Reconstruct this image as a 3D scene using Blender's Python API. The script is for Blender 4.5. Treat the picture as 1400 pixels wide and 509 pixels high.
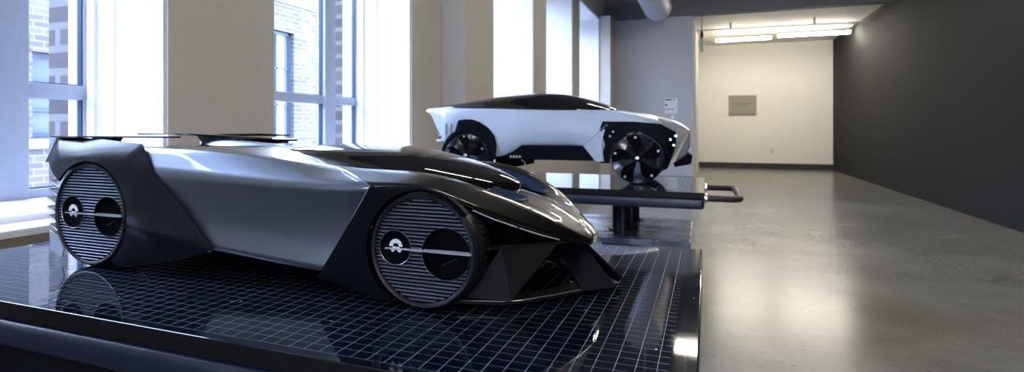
import bpy, bmesh, math, random
from mathutils import Vector, Matrix
random.seed(7)
for o in list(bpy.data.objects): bpy.data.objects.remove(o)
S = bpy.context.scene
C = S.collection
R = math.radians
PI = math.pi

# ------------------------------------------------------------------ camera
cam = bpy.data.cameras.new('camera'); camo = bpy.data.objects.new('camera', cam); C.objects.link(camo)
camo.location = (0, 0, 1.0); camo.rotation_euler = (R(90), 0, R(24.8))
cam.sensor_width = 36; cam.sensor_fit = 'HORIZONTAL'; cam.lens = 866 / 1400 * 36
cam.shift_x = (700 - 566) / 1400; cam.shift_y = -(254.5 - 176) / 1400
cam.clip_start = .02; cam.clip_end = 200
cam.dof.use_dof = True; cam.dof.focus_distance = 1.12; cam.dof.aperture_fstop = 7.0
S.camera = camo
# ------------------------------------------------------------------ world, exposure, lights
S.view_settings.view_transform = 'Standard'; S.view_settings.look = 'None'
S.view_settings.gamma = 1; S.view_settings.use_curve_mapping = False
S.view_settings.exposure = 0.75
S.cycles.use_denoising = True
S.cycles.max_bounces = 8; S.cycles.diffuse_bounces = 4; S.cycles.glossy_bounces = 5
S.cycles.transparent_max_bounces = 12; S.cycles.sample_clamp_indirect = 6; S.cycles.caustics_reflective = False
SKY = 12; TUBE = 40.0
W = bpy.data.worlds.new('sky'); S.world = W; W.use_nodes = True
_n = W.node_tree.nodes; _l = W.node_tree.links
_bg = _n['Background']; _bg.inputs['Strength'].default_value = SKY
_tc = _n.new('ShaderNodeTexCoord'); _sep = _n.new('ShaderNodeSeparateXYZ'); _cr = _n.new('ShaderNodeValToRGB')
_l.new(_tc.outputs['Generated'], _sep.inputs[0]); _l.new(_sep.outputs['Z'], _cr.inputs[0]); _l.new(_cr.outputs[0], _bg.inputs['Color'])
_cr.color_ramp.elements[0].color = (.72, .82, 1, 1); _cr.color_ramp.elements[1].color = (.50, .65, 1, 1)

# ------------------------------------------------------------------ materials
def mat(name, col, rough=.5, metal=0, coat=0, coat_rough=.03, emit=None, estr=0, spec=.5):
    m = bpy.data.materials.new(name); m.use_nodes = True
    b = m.node_tree.nodes['Principled BSDF']
    b.inputs['Base Color'].default_value = (*col, 1); b.inputs['Roughness'].default_value = rough
    b.inputs['Metallic'].default_value = metal; b.inputs['Coat Weight'].default_value = coat
    b.inputs['Coat Roughness'].default_value = coat_rough; b.inputs['Specular IOR Level'].default_value = spec
    if emit: b.inputs['Emission Color'].default_value = (*emit, 1); b.inputs['Emission Strength'].default_value = estr
    return m
def noisy(m, scale, amt, bump=0, rough_amt=0, detail=4, stretch=None):
    """mottle the base colour, the roughness and the surface of a material"""
    nt = m.node_tree; b = nt.nodes['Principled BSDF']; n = nt.nodes; l = nt.links
    tc = n.new('ShaderNodeTexCoord'); src = tc.outputs['Object']
    if stretch:
        mp = n.new('ShaderNodeMapping'); mp.inputs['Scale'].default_value = stretch; l.new(src, mp.inputs[0]); src = mp.outputs[0]
    t = n.new('ShaderNodeTexNoise'); t.inputs['Scale'].default_value = scale; t.inputs['Detail'].default_value = detail; l.new(src, t.inputs['Vector'])
    c = b.inputs['Base Color'].default_value[:3]
    if amt:
        r = n.new('ShaderNodeValToRGB'); l.new(t.outputs['Fac'], r.inputs[0])
        r.color_ramp.elements[0].position = .3; r.color_ramp.elements[1].position = .7
        r.color_ramp.elements[0].color = (*[v * (1 - amt) for v in c], 1); r.color_ramp.elements[1].color = (*[min(1, v * (1 + amt)) for v in c], 1)
        l.new(r.outputs[0], b.inputs['Base Color'])
    if rough_amt:
        mr = n.new('ShaderNodeMapRange'); r0 = b.inputs['Roughness'].default_value
        mr.inputs['From Min'].default_value = .3; mr.inputs['From Max'].default_value = .7
        mr.inputs['To Min'].default_value = max(0, r0 - rough_amt); mr.inputs['To Max'].default_value = r0 + rough_amt
        l.new(t.outputs['Fac'], mr.inputs['Value']); l.new(mr.outputs[0], b.inputs['Roughness'])
    if bump:
        bp = n.new('ShaderNodeBump'); bp.inputs['Strength'].default_value = bump; bp.inputs['Distance'].default_value = .002
        l.new(t.outputs['Fac'], bp.inputs['Height']); l.new(bp.outputs[0], b.inputs['Normal'])
    return m
M = {}
M['wall'] = noisy(mat('wall_paint', (.56, .53, .49), .75), 60, .03, .15)
M['reveal'] = mat('white_reveal_paint', (.86, .87, .9), .6)
M['endwall'] = noisy(mat('grey_wall_paint', (.40, .40, .44), .7), 40, .03, .1)
M['darkpaint'] = noisy(mat('charcoal_paint', (.011, .011, .012), .8, spec=.2), 30, .08)
M['beam'] = noisy(mat('dark_grey_paint', (.10, .10, .115), .6), 30, .05)
M['backwall'] = noisy(mat('warm_white_paint', (.80, .775, .72), .7), 20, .02)
M['ceil'] = noisy(mat('ceiling_paint', (.14, .14, .14), .8), 8, .04)
M['frame'] = noisy(mat('window_frame_paint', (.36, .40, .50), .45), 50, .03)
M['seal'] = mat('window_gasket', (.01, .03, .09), .4)
M['ledge_top'] = noisy(mat('ledge_laminate', (.80, .82, .88), .3), 20, .03)
M['ledge_front'] = noisy(mat('ledge_oak', (.20, .16, .13), .5), 30, .15, stretch=(1, 1, 8))
M['base'] = mat('baseboard_rubber', (.012, .012, .012), .5)
M['white_metal'] = mat('white_enamel', (.75, .74, .70), .4)
M['tube'] = mat('tube_glow', (1, 1, 1), .5, emit=(1, .93, .80), estr=TUBE)
M['tube_back'] = mat('warm_tube_glow', (1, 1, 1), .5, emit=(1, .93, .80), estr=TUBE * 1.7)
M['black_plastic'] = mat('black_plastic', (.012, .012, .013), .45)
M['green_plastic'] = mat('pale_green_plastic', (.20, .42, .30), .4)
M['plaque'] = noisy(mat('plaque_board', (.27, .25, .19), .6), 60, .05)
M['plaque_ink'] = mat('plaque_ink', (.15, .135, .10), .6)
M['paper'] = mat('paper', (.62, .62, .66), .7)
M['ink'] = mat('ink', (.03, .03, .05), .6)
M['red_ink'] = mat('red_ink', (.30, .02, .05), .6)
M['duct'] = noisy(mat('galvanised_duct', (.5, .52, .58), .45, .4), 10, .1)
# floor
def floor_mat():
    m = mat('polished_concrete', (.30, .28, .24), .22, spec=.16)
    nt = m.node_tree; n = nt.nodes; l = nt.links; b = n['Principled BSDF']
    tc = n.new('ShaderNodeTexCoord')
    a = n.new('ShaderNodeTexNoise'); a.inputs['Scale'].default_value = .9; a.inputs['Detail'].default_value = 6; a.inputs['Roughness'].default_value = .62
    c = n.new('ShaderNodeTexNoise'); c.inputs['Scale'].default_value = 26; c.inputs['Detail'].default_value = 5
    l.new(tc.outputs['Object'], a.inputs[0]); l.new(tc.outputs['Object'], c.inputs[0])
    r = n.new('ShaderNodeValToRGB'); l.new(a.outputs['Fac'], r.inputs[0])
    r.color_ramp.elements[0].position = .3; r.color_ramp.elements[1].position = .68
    r.color_ramp.elements[0].color = (.12, .112, .096, 1); r.color_ramp.elements[1].color = (.205, .192, .168, 1)
    r2 = n.new('ShaderNodeValToRGB'); l.new(c.outputs['Fac'], r2.inputs[0])
    r2.color_ramp.elements[0].position = .30; r2.color_ramp.elements[1].position = .42
    r2.color_ramp.elements[0].color = (.62, .62, .62, 1); r2.color_ramp.elements[1].color = (1, 1, 1, 1)
    mx = n.new('ShaderNodeMix'); mx.data_type = 'RGBA'; mx.blend_type = 'MULTIPLY'; mx.inputs[0].default_value = .6
    l.new(r.outputs[0], mx.inputs[6]); l.new(r2.outputs[0], mx.inputs[7]); l.new(mx.outputs[2], b.inputs['Base Color'])
    mr = n.new('ShaderNodeMapRange'); mr.inputs['To Min'].default_value = .17; mr.inputs['To Max'].default_value = .27
    l.new(a.outputs['Fac'], mr.inputs['Value']); l.new(mr.outputs[0], b.inputs['Roughness'])
    bp = n.new('ShaderNodeBump'); bp.inputs['Strength'].default_value = .004; bp.inputs['Distance'].default_value = .004
    l.new(a.outputs['Fac'], bp.inputs['Height']); l.new(bp.outputs[0], b.inputs['Normal'])
    return m
M['floor'] = floor_mat()
def brick_mat(name, bw, bh, c1, c2, mortar, ax='yz', ms=.012):
    m = mat(name, c1, .8); nt = m.node_tree; n = nt.nodes; l = nt.links; b = n['Principled BSDF']
    tc = n.new('ShaderNodeTexCoord'); sp = n.new('ShaderNodeSeparateXYZ'); cb = n.new('ShaderNodeCombineXYZ')
    l.new(tc.outputs['Object'], sp.inputs[0]); l.new(sp.outputs[ax[0].upper()], cb.inputs[0]); l.new(sp.outputs[ax[1].upper()], cb.inputs[1])
    t = n.new('ShaderNodeTexBrick'); t.inputs['Scale'].default_value = 1; t.inputs['Brick Width'].default_value = bw; t.inputs['Row Height'].default_value = bh
    t.inputs['Mortar Size'].default_value = ms; t.inputs['Color1'].default_value = (*c1, 1); t.inputs['Color2'].default_value = (*c2, 1); t.inputs['Mortar'].default_value = (*mortar, 1)
    l.new(cb.outputs[0], t.inputs['Vector']); l.new(t.outputs['Color'], b.inputs['Base Color'])
    return m
M['brick_far'] = brick_mat('weathered_brick', .32, .10, (.050, .041, .052), (.088, .076, .088), (.12, .118, .13))
M['brick_near'] = brick_mat('rough_brick', .30, .105, (.035, .028, .036), (.06, .05, .06), (.11, .11, .12), 'xz', .018)
M['stone'] = mat('pale_stone', (.16, .16, .165), .8)
M['ext_frame'] = mat('steel_window_frame', (.03, .05, .09), .5)
M['ext_glass'] = mat('far_window_glass', (.10, .12, .15), .05, coat=1)
def glass_mat():
    m = bpy.data.materials.new('window_glass'); m.use_nodes = True; nt = m.node_tree; n = nt.nodes; n.remove(n['Principled BSDF'])
    t = n.new('ShaderNodeBsdfTransparent'); t.inputs[0].default_value = (.93, .96, .98, 1)
    g = n.new('ShaderNodeBsdfGlossy'); g.inputs['Roughness'].default_value = .02
    fr = n.new('ShaderNodeFresnel'); fr.inputs[0].default_value = 1.4; mx = n.new('ShaderNodeMixShader')
    l = nt.links; ge = n.new('ShaderNodeNewGeometry'); iv = n.new('ShaderNodeMath'); iv.operation = 'SUBTRACT'; iv.inputs[0].default_value = 1; l.new(ge.outputs['Backfacing'], iv.inputs[1])
    mu = n.new('ShaderNodeMath'); mu.operation = 'MULTIPLY'; l.new(fr.outputs[0], mu.inputs[0]); l.new(iv.outputs[0], mu.inputs[1]); l.new(mu.outputs[0], mx.inputs[0]); l.new(t.outputs[0], mx.inputs[1]); l.new(g.outputs[0], mx.inputs[2]); l.new(mx.outputs[0], n['Material Output'].inputs[0])
    return m
M['glass'] = glass_mat()
# table top: black lacquer with a scribed grid every 25 mm
def table_mat():
    m = mat('black_surface_plate', (.006, .007, .009), .07, spec=.6); nt = m.node_tree; n = nt.nodes; l = nt.links; b = n['Principled BSDF']
    tc = n.new('ShaderNodeTexCoord'); sp = n.new('ShaderNodeSeparateXYZ'); l.new(tc.outputs['Object'], sp.inputs[0])
    def mth(op, a, bb=None, clamp=False):
        x = n.new('ShaderNodeMath'); x.operation = op; x.use_clamp = clamp
        for i, v in enumerate((a, bb)):
            if v is None: continue
            if isinstance(v, (int, float)): x.inputs[i].default_value = v
            else: l.new(v, x.inputs[i])
        return x.outputs[0]
    def line(axis, off, half, lo, hi):
        s = mth('ADD', sp.outputs[axis], off); p = mth('PINGPONG', s, .0125)
        on = mth('LESS_THAN', p, half)
        return on
    lx = line('X', .7685, .00040, 0, 0); ly = line('Y', .5005, .00042, 0, 0)
    # keep a plain border round the grid
    inx = mth('MULTIPLY', mth('GREATER_THAN', sp.outputs['X'], -.7695), mth('LESS_THAN', sp.outputs['X'], .7695))
    iny = mth('MULTIPLY', mth('GREATER_THAN', sp.outputs['Y'], -.5012), mth('LESS_THAN', sp.outputs['Y'], .4765))
    g = mth('MULTIPLY', mth('MAXIMUM', lx, mth('MULTIPLY', ly, .6)), mth('MULTIPLY', inx, iny))
    no = n.new('ShaderNodeTexNoise'); no.inputs['Scale'].default_value = 9; no.inputs['Detail'].default_value = 6; l.new(tc.outputs['Object'], no.inputs[0])
    wear = mth('MULTIPLY', g, mth('MULTIPLY', no.outputs['Fac'], 1.7, True))
    mx = n.new('ShaderNodeMix'); mx.data_type = 'RGBA'; l.new(wear, mx.inputs[0])
    mx.inputs[6].default_value = (.002, .004, .009, 1); mx.inputs[7].default_value = (.15, .20, .30, 1)
    # paint chips
    vo = n.new('ShaderNodeTexVoronoi'); vo.inputs['Scale'].default_value = 16; l.new(tc.outputs['Object'], vo.inputs[0])
    chip = mth('LESS_THAN', vo.outputs['Distance'], .030)
    chip = mth('MULTIPLY', chip, mth('GREATER_THAN', no.outputs['Fac'], .50))
    mx2 = n.new('ShaderNodeMix'); mx2.data_type = 'RGBA'; l.new(chip, mx2.inputs[0]); l.new(mx.outputs[2], mx2.inputs[6]); mx2.inputs[7].default_value = (.6, .63, .68, 1)
    l.new(mx2.outputs[2], b.inputs['Base Color'])
    mr = n.new('ShaderNodeMapRange'); mr.inputs['From Min'].default_value = .35; mr.inputs['From Max'].default_value = .7
    mr.inputs['To Min'].default_value = .02; mr.inputs['To Max'].default_value = .07; l.new(no.outputs['Fac'], mr.inputs['Value'])
    ro = mth('ADD', mr.outputs[0], mth('MULTIPLY', g, .45)); l.new(ro, b.inputs['Roughness'])
    return m
M['plate'] = table_mat()
M['plate_edge'] = noisy(mat('plate_edge', (.004, .004, .005), .45, spec=.2), 60, .3, .2)
M['rail'] = noisy(mat('rail_enamel', (.010, .016, .038), .32, spec=.5), 90, .25, .3)
M['column'] = mat('steel_column', (.02, .024, .035), .25, .3)
M['base_plate'] = noisy(mat('scuffed_base_plate', (.07, .085, .12), .22, .1), 7, .6, .2, .12)
M['pedestal'] = mat('pedestal_paint', (.005, .006, .010), .5, spec=.1)
# car paints
def flake(m, s=900, st=.12):
    nt = m.node_tree; n = nt.nodes; l = nt.links; b = n['Principled BSDF']
    tc = n.new('ShaderNodeTexCoord'); t = n.new('ShaderNodeTexNoise'); t.inputs['Scale'].default_value = s; t.inputs['Detail'].default_value = 1
    l.new(tc.outputs['Object'], t.inputs[0]); bp = n.new('ShaderNodeBump'); bp.inputs['Strength'].default_value = st; bp.inputs['Distance'].default_value = .0006
    l.new(t.outputs['Fac'], bp.inputs['Height']); l.new(bp.outputs[0], b.inputs['Normal']); return m
M['silver'] = flake(mat('gunmetal_silver_paint', (.40, .48, .63), .32, .75, 1, .02))
def two_tone():
    m = flake(mat('silver_and_black_paint', (.40, .48, .63), .32, .75, 1, .02)); nt = m.node_tree; n = nt.nodes; l = nt.links; b = n['Principled BSDF']
    tc = n.new('ShaderNodeTexCoord'); sp = n.new('ShaderNodeSeparateXYZ'); l.new(tc.outputs['Object'], sp.inputs[0])
    def mth(op, a, bb=None):
        x = n.new('ShaderNodeMath'); x.operation = op
        for i, v in enumerate((a, bb)):
            if v is None: continue
            if isinstance(v, (int, float)): x.inputs[i].default_value = v
            else: l.new(v, x.inputs[i])
        return x.outputs[0]
    w = mth('MAXIMUM', mth('ABSOLUTE', sp.outputs['Y']), .2)
    xb = mth('ADD', mth('MULTIPLY', mth('SUBTRACT', w, .2), 1.5), .150)
    k = mth('GREATER_THAN', sp.outputs['X'], xb)
    mx = n.new('ShaderNodeMix'); mx.data_type = 'RGBA'; l.new(k, mx.inputs[0]); mx.inputs[6].default_value = (.13, .15, .195, 1); mx.inputs[7].default_value = (.009, .008, .0075, 1)
    l.new(mx.outputs[2], b.inputs['Base Color']); return m
M['twotone'] = two_tone()
M['satin'] = mat('satin_graphite', (.004, .006, .012), .25, spec=.24)
M['matte'] = mat('dark_composite', (.010, .010, .011), .45, spec=.05)
M['panel'] = mat('blue_black_panel', (.003, .0042, .0075), .5, spec=.04)
M['gloss'] = mat('black_gloss', (.004, .004, .005), .04, coat=1)
M['cavity'] = mat('cavity_black', (.002, .002, .003), .8, spec=.05)
M['vent'] = mat('deep_blue_gloss', (.02, .05, .13), .2, .6, 1, .05)
M['rubber'] = mat('tyre_rubber', (.008, .009, .013), .42, spec=.3)
M['slat'] = mat('brushed_alloy', (.36, .39, .46), .34, .9)
M['hub'] = mat('hub_black', (.003, .003, .004), .6, spec=.02)
M['bar'] = mat('spoke_silver', (.62, .66, .74), .28, .5)
M['chrome'] = mat('bright_chrome', (.85, .87, .9), .12, 1)
M['white'] = mat('emblem_white', (.85, .86, .9), .35)
M['pearl'] = flake(mat('pearl_white_paint', (.42, .47, .58), .33, .15, 1, .05), 700, .06)
M['blade'] = mat('turbine_blade', (.014, .018, .030), .22, .3, .5, .1)
M['fin'] = mat('mauve_grey_metal', (.06, .055, .08), .4, .4)
M['cream'] = mat('champagne_trim', (.55, .52, .47), .35, .3)

# ------------------------------------------------------------------ builders
def obj(name, verts, faces, m, parent=None, loc=None, smooth=None, subsurf=0, solid=0, bevel=0, off=-1):
    me = bpy.data.meshes.new(name); me.from_pydata([tuple(v) for v in verts], [], faces)
    o = bpy.data.objects.new(name, me); C.objects.link(o)
    ms = m if isinstance(m, (list, tuple)) else [m]
    for x in ms: me.materials.append(x)
    if parent: o.parent = parent
    if loc: o.location = loc
    bm = bmesh.new(); bm.from_mesh(me); bmesh.ops.recalc_face_normals(bm, faces=bm.faces[:]); bm.to_mesh(me); bm.free()
    if smooth is not None:
        for p in me.polygons: p.use_smooth = True
        if smooth < 179: me.set_sharp_from_angle(angle=R(smooth))
    if solid and smooth is not None: sharp_rim(me)
    if solid:
        md = o.modifiers.new('thickness', 'SOLIDIFY'); md.thickness = solid; md.offset = off
    if bevel:
        md = o.modifiers.new('bevel', 'BEVEL'); md.width = bevel; md.segments = 2; md.limit_method = 'ANGLE'; md.angle_limit = R(35)
    if subsurf:
        md = o.modifiers.new('subdivision', 'SUBSURF'); md.levels = subsurf; md.render_levels = subsurf
    return o
def sharp_rim(me):
    cnt = {}
    for p in me.polygons:
        for ek in p.edge_keys: cnt[ek] = cnt.get(ek, 0) + 1
    at = me.attributes.get('sharp_edge') or me.attributes.new('sharp_edge', 'BOOLEAN', 'EDGE')
    for e in me.edges:
        if cnt.get(tuple(sorted(e.vertices)), 0) == 1: at.data[e.index].value = True
class Mesh:
    def __init__(s): s.v = []; s.f = []
    def add(s, v, f):
        k = len(s.v); s.v += [tuple(x) for x in v]; s.f += [tuple(i + k for i in q) for q in f]; return s
    def box(s, x0, x1, y0, y1, z0, z1):
        return s.add([(x0,y0,z0),(x1,y0,z0),(x1,y1,z0),(x0,y1,z0),(x0,y0,z1),(x1,y0,z1),(x1,y1,z1),(x0,y1,z1)],
                     [(0,3,2,1),(4,5,6,7),(0,1,5,4),(1,2,6,5),(2,3,7,6),(3,0,4,7)])
    def cyl(s, p, q, r, n=20, r2=None):
        p = Vector(p); q = Vector(q); d = (q - p).normalized(); a = d.orthogonal().normalized(); b = d.cross(a)
        r2 = r if r2 is None else r2
        v = [p + (a * math.cos(2*PI*i/n) + b * math.sin(2*PI*i/n)) * r for i in range(n)] + [q + (a * math.cos(2*PI*i/n) + b * math.sin(2*PI*i/n)) * r2 for i in range(n)]
        f = [(i, (i+1) % n, n + (i+1) % n, n + i) for i in range(n)] + [tuple(range(n))[::-1], tuple(range(n, 2*n))]
        return s.add(v, f)
    def prism(s, pts, axis, a, b):
        """polygon pts (two coordinates) extruded along axis from a to b"""
        def mk(p, t): return (t, p[0], p[1]) if axis == 'x' else (p[0], t, p[1]) if axis == 'y' else (p[0], p[1], t)
        n = len(pts)
        return s.add([mk(p, a) for p in pts] + [mk(p, b) for p in pts], [(i, (i+1) % n, n + (i+1) % n, n + i) for i in range(n)] + [tuple(range(n))[::-1], tuple(range(n, 2*n))])
    def lathe_y(s, prof, n=72, cx=0, cz=0):
        """closed profile of (radius, y) turned round the y axis"""
        k = len(prof); v = []; f = []
        for i in range(n):
            a = 2*PI*i/n
            for r, y in prof: v.append((cx + r*math.cos(a), y, cz + r*math.sin(a)))
        for i in range(n):
            for j in range(k):
                f.append((i*k + j, i*k + (j+1) % k, ((i+1) % n)*k + (j+1) % k, ((i+1) % n)*k + j))
        return s.add(v, f)
    def tube(s, pts, r, n=8):
        """a round bar through the points"""
        pts = [Vector(p) for p in pts]; k = len(pts); v = []; up = None
        for i, p in enumerate(pts):
            d = (pts[min(i+1, k-1)] - pts[max(i-1, 0)]).normalized()
            a = d.orthogonal().normalized() if up is None else (up - d * up.dot(d)).normalized()
            up = a; b = d.cross(a); rr = r[i] if isinstance(r, (list, tuple)) else r
            v += [p + (a*math.cos(2*PI*j/n) + b*math.sin(2*PI*j/n)) * rr for j in range(n)]
        f = [(i*n + j, i*n + (j+1) % n, (i+1)*n + (j+1) % n, (i+1)*n + j) for i in range(k-1) for j in range(n)]
        f += [tuple(range(n))[::-1], tuple(range((k-1)*n, k*n))]
        return s.add(v, f)
    def build(s, name, m, parent=None, **kw): return obj(name, s.v, s.f, m, parent, **kw)
def tag(o, label=None, cat=None, group=None, kind=None):
    if label: o['label'] = label
    if cat: o['category'] = cat
    if group: o['group'] = group
    if kind: o['kind'] = kind
    return o
def empty(name, loc, rz=0):
    o = bpy.data.objects.new(name, None); C.objects.link(o); o.location = loc; o.rotation_euler = (0, 0, rz); o.empty_display_size = .05
    return o
def copy_tree(o, parent=None):
    c = o.copy(); C.objects.link(c); c.parent = parent
    for ch in list(o.children): copy_tree(ch, c)
    return c
def struct(o): o['kind'] = 'structure'; return o
def box(name, b, m, parent=None, bevel=0): return Mesh().box(*b).build(name, m, parent, bevel=bevel)

# ------------------------------------------------------------------ the room
WX, WX2, GX = -2.0, -1.79, -2.5           # wall faces (near and far part) and glass plane
SILL, HEAD = .72, 3.02
YE, YB = 12.7, 18.0                        # end wall and back-room wall
RX = 2.75                                  # right side wall
CZ = 4.1
struct(box('floor', (-2.6, RX + .2, -5.2, YB + .2, -.1, 0), M['floor']))
struct(box('ceiling', (-2.6, RX + .2, -5.2, YE + .3, CZ, CZ + .15), M['ceil']))
struct(box('ceiling_back', (-.45, RX + .2, YE + .3, YB + .2, 3.13, 3.28), M['backwall']))
struct(box('wall_back', (-.45, RX + .2, YB, YB + .15, 0, 3.13), M['backwall']))
struct(box('wall_back_left', (-.40, -.19, YE + .16, YB, 0, 3.13), M['backwall']))
struct(box('wall_right', (RX, RX + .2, -5.2, YB, 0, CZ), M['darkpaint']))
rw = Mesh(); rops = [(-1.0, .2), (1.1, 2.2)]
rw.box(-2.6, RX, -5.2, -5.0, 0, .9).box(-2.6, RX, -5.2, -5.0, 2.6, CZ); xx = -2.6
for a, b in rops: rw.box(xx, a, -5.2, -5.0, .9, 2.6); xx = b
rw.box(xx, RX, -5.2, -5.0, .9, 2.6); struct(rw.build('wall_rear', M['beam']))
struct(box('wall_end', (-2.6, -.235, YE, YE + .15, 0, 3.075), M['endwall']))
struct(box('trim_beam', (-2.6, RX, YE - .06, YE + .15, 3.075, CZ), M['beam']))
struct(box('baseboard_back', (-.19, RX, YB - .02, YB, 0, .14), M['base']))
struct(box('baseboard_end', (-1.55, -.235, YE - .015, YE, 0, .12), M['base']))
# openings of the window wall along y: (start, end, wall face x)
openings = [(-4.3, -2.3, WX), (.25, 1.93, WX), (2.63, 4.29, WX), (5.63, 7.14, WX2), (7.75, 9.44, WX2), (10.0, 12.0, WX2)]
wm = Mesh(); rm = Mesh()
wm.box(-2.6, WX, -5.0, 4.87, 0, SILL - .04); wm.box(-2.6, WX2, 4.87, YE, 0, SILL - .04)
wm.box(-2.6, WX, -5.0, 4.87, HEAD, CZ); wm.box(-2.6, WX2, 4.87, YE, HEAD, CZ)
struct(wm.build('wall_left', M['wall']))
prev = -5.0
piers = []
for a, b, fx in openings: piers.append((prev, a)); prev = b
piers.append((prev, YE))
pm = Mesh()
for k, (a, b) in enumerate(piers):
    if a < 4.5 < b < 6:
        pm.box(-2.6, WX, a, 4.87, SILL - .04, HEAD); pm.box(-2.6, WX2, 4.87, b, SILL - .04, HEAD)
    else:
        pm.box(-2.6, WX if a < 4.5 else WX2, a, b, SILL - .04, HEAD)
struct(pm.build('wall_left_piers', M['wall']))
struct(box('wall_left_corner', (-2.6, -1.60, 12.02, YE, 0, HEAD + .05), M['wall']))
# white linings of the reveals
for k, (a, b, fx) in enumerate(openings):
    m = Mesh(); x1 = fx - .012
    m.box(GX - .02, x1, b - .015, b, SILL, HEAD); m.box(GX - .02, x1, a, a + .015, SILL, HEAD)
    m.box(GX - .02, x1, a, b, HEAD - .015, HEAD); m.box(GX - .02, x1, a, b, SILL - .04, SILL)
    # stepped casing of the far jamb
    m.box(GX + .06, GX + .10, b - .03, b - .015, SILL, HEAD); m.box(GX + .20, GX + .215, b - .022, b - .015, SILL, HEAD)
    struct(m.build('trim_%d' % (k + 1), M['reveal']))
# windows
TR = {1: (1.155, .062), 2: (1.205, .060)}
for k, (a, b, fx) in enumerate(openings):
    a += .015; b -= .015
    tz, th = TR.get(k, (1.20, .06)); d0, d1 = GX - .02, GX + .035; fw_ = .028
    m = Mesh()
    m.box(d0, d1, a, a + fw_, SILL, HEAD - .015); m.box(d0, d1, b - fw_ * .5, b, SILL, HEAD - .015)
    m.box(d0, d1, a, b, SILL, SILL + .035); m.box(d0, d1, a, b, HEAD - .06, HEAD - .015)
    mull = [b - .30 - .11, a + .30]
    if k == 1: mull = [1.645 - .13, a + .30]
    if k == 2: mull = [3.80, a + .30]
    mw =   .135 if k == 2 else .13
    for y in mull: m.box(d0, d1 + .02, y, y + mw, SILL, HEAD - .015)
    m.box(d0 + .01, d1 + .004, a, b, tz - th / 2, tz + th / 2)
    w = struct(m.build('window_%d' % (k + 1), M['frame'], bevel=.004))
    g = Mesh(); edges = sorted([a + fw_, b - fw_ * .5] + [v for y in mull for v in (y, y + mw)])
    s = Mesh()
    for y0, y1 in zip(edges[::2], edges[1::2]):
        for z0, z1 in ((SILL + .035, tz - th / 2), (tz + th / 2, HEAD - .06)):
            g.box(GX - .004, GX + .002, y0, y1, z0, z1)
            s.box(GX + .004, GX + .030, y1 - .007, y1, z0, z1)
            s.box(GX + .004, GX + .012, y0, y1, z0, z0 + .006)
    g.build('window_glass', M['glass'], w); s.build('gasket', M['seal'], w)
for k, (a, b) in enumerate(rops):
    m = Mesh(); m.box(a, b, -5.15, -5.09, .9, .95).box(a, b, -5.15, -5.09, 2.55, 2.6).box(a, a + .05, -5.15, -5.09, .9, 2.6).box(b - .05, b, -5.15, -5.09, .9, 2.6)
    m.box(a, b, -5.15, -5.09, 1.5, 1.56); m.box((a + b)/2 - .03, (a + b)/2 + .03, -5.15, -5.09, .9, 2.6)
    w = struct(m.build('window_%d' % (k + 11), M['frame']))
    Mesh().box(a + .02, b - .02, -5.125, -5.119, .92, 2.58).build('window_glass', M['glass'], w)
# outer brick jambs
for k, (a, b, fx) in enumerate(openings[1:5]):
    struct(box('wall_jamb_%d' % (k + 1), (-2.76, -2.601, b + .02, b + .40, 0, CZ), M['brick_near']))
# window ledge over the radiators
lt = box('window_ledge', (WX + .001, -1.86, -4.9, 4.80, .675, .70), M['ledge_top'], bevel=.004)
tag(lt, 'long white window ledge with a dark wooden front, running behind the large dark table', 'ledge')
box('ledge_front', (-1.90, -1.852, -4.9, 4.80, .615, .6745), M['ledge_front'], lt)
box('radiator_cover', (WX + .002, -1.895, -4.9, 4.80, 0, .6745), M['ledge_front'], lt)
# building across the yard
bl = empty('brick_building', (-9, 9, 0))
tag(bl, 'pale brick building with steel windows seen through the panes on the left', 'building')
ops = [(6.10, 7.45, .85, 2.14), (10.95, 12.60, .70, 3.28), (-2.0, -.4, .8, 2.5), (2.2, 3.6, .85, 2.14), (16, 17.6, .8, 3.2)]
m = Mesh()
ys = sorted(set([-14, 45] + [v for o in ops for v in o[:2]]))
for y0, y1 in zip(ys, ys[1:]):
    hit = [o for o in ops if o[0] <= y0 and y1 <= o[1]]
    if hit: m.box(-.4, 0, y0 - 9, y1 - 9, -4, hit[0][2]); m.box(-.4, 0, y0 - 9, y1 - 9, hit[0][3], 3.95)
    else: m.box(-.4, 0, y0 - 9, y1 - 9, -4, 3.95)
m.build('brick_wall', M['brick_far'], bl)
Mesh().box(-.4, .03, -23, 36, 3.95, 4.12).build('coping', M['stone'], bl)
for (y0, y1, z0, z1) in ops:
    f = Mesh(); y0 -= 9; y1 -= 9; t = .07
    f.box(-.2, -.1, y0, y1, z0, z0 + t); f.box(-.2, -.1, y0, y1, z1 - t, z1); f.box(-.2, -.1, y0, y0 + t, z0, z1); f.box(-.2, -.1, y1 - t, y1, z0, z1)
    ym = (y0 + y1) / 2 ; f.box(-.19, -.11, y1 - .55, y1 - .49, z0, z1)
    for q in range(1, 3): zz = z0 + (z1 - z0) * q / 3; f.box(-.19, -.11, y0, y1, zz - .02, zz + .02)
    fr = f.build('window', M['ext_frame'], bl); Mesh().box(-.17, -.15, y0, y1, z0, z1).build('pane', M['ext_glass'], fr)
    Mesh().box(-.1, .06, y0 - .1, y1 + .1, z0 - .14, z0).build('sill', M['stone'], bl)
    Mesh().box(-.1, .01, y0 - .05, y1 + .05, z1, z1 + .28).build('lintel', M['brick_far'], bl)
struct(box('ground', (-30, -2.8, -20, 50, -4.2, -4), M['stone']))

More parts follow.
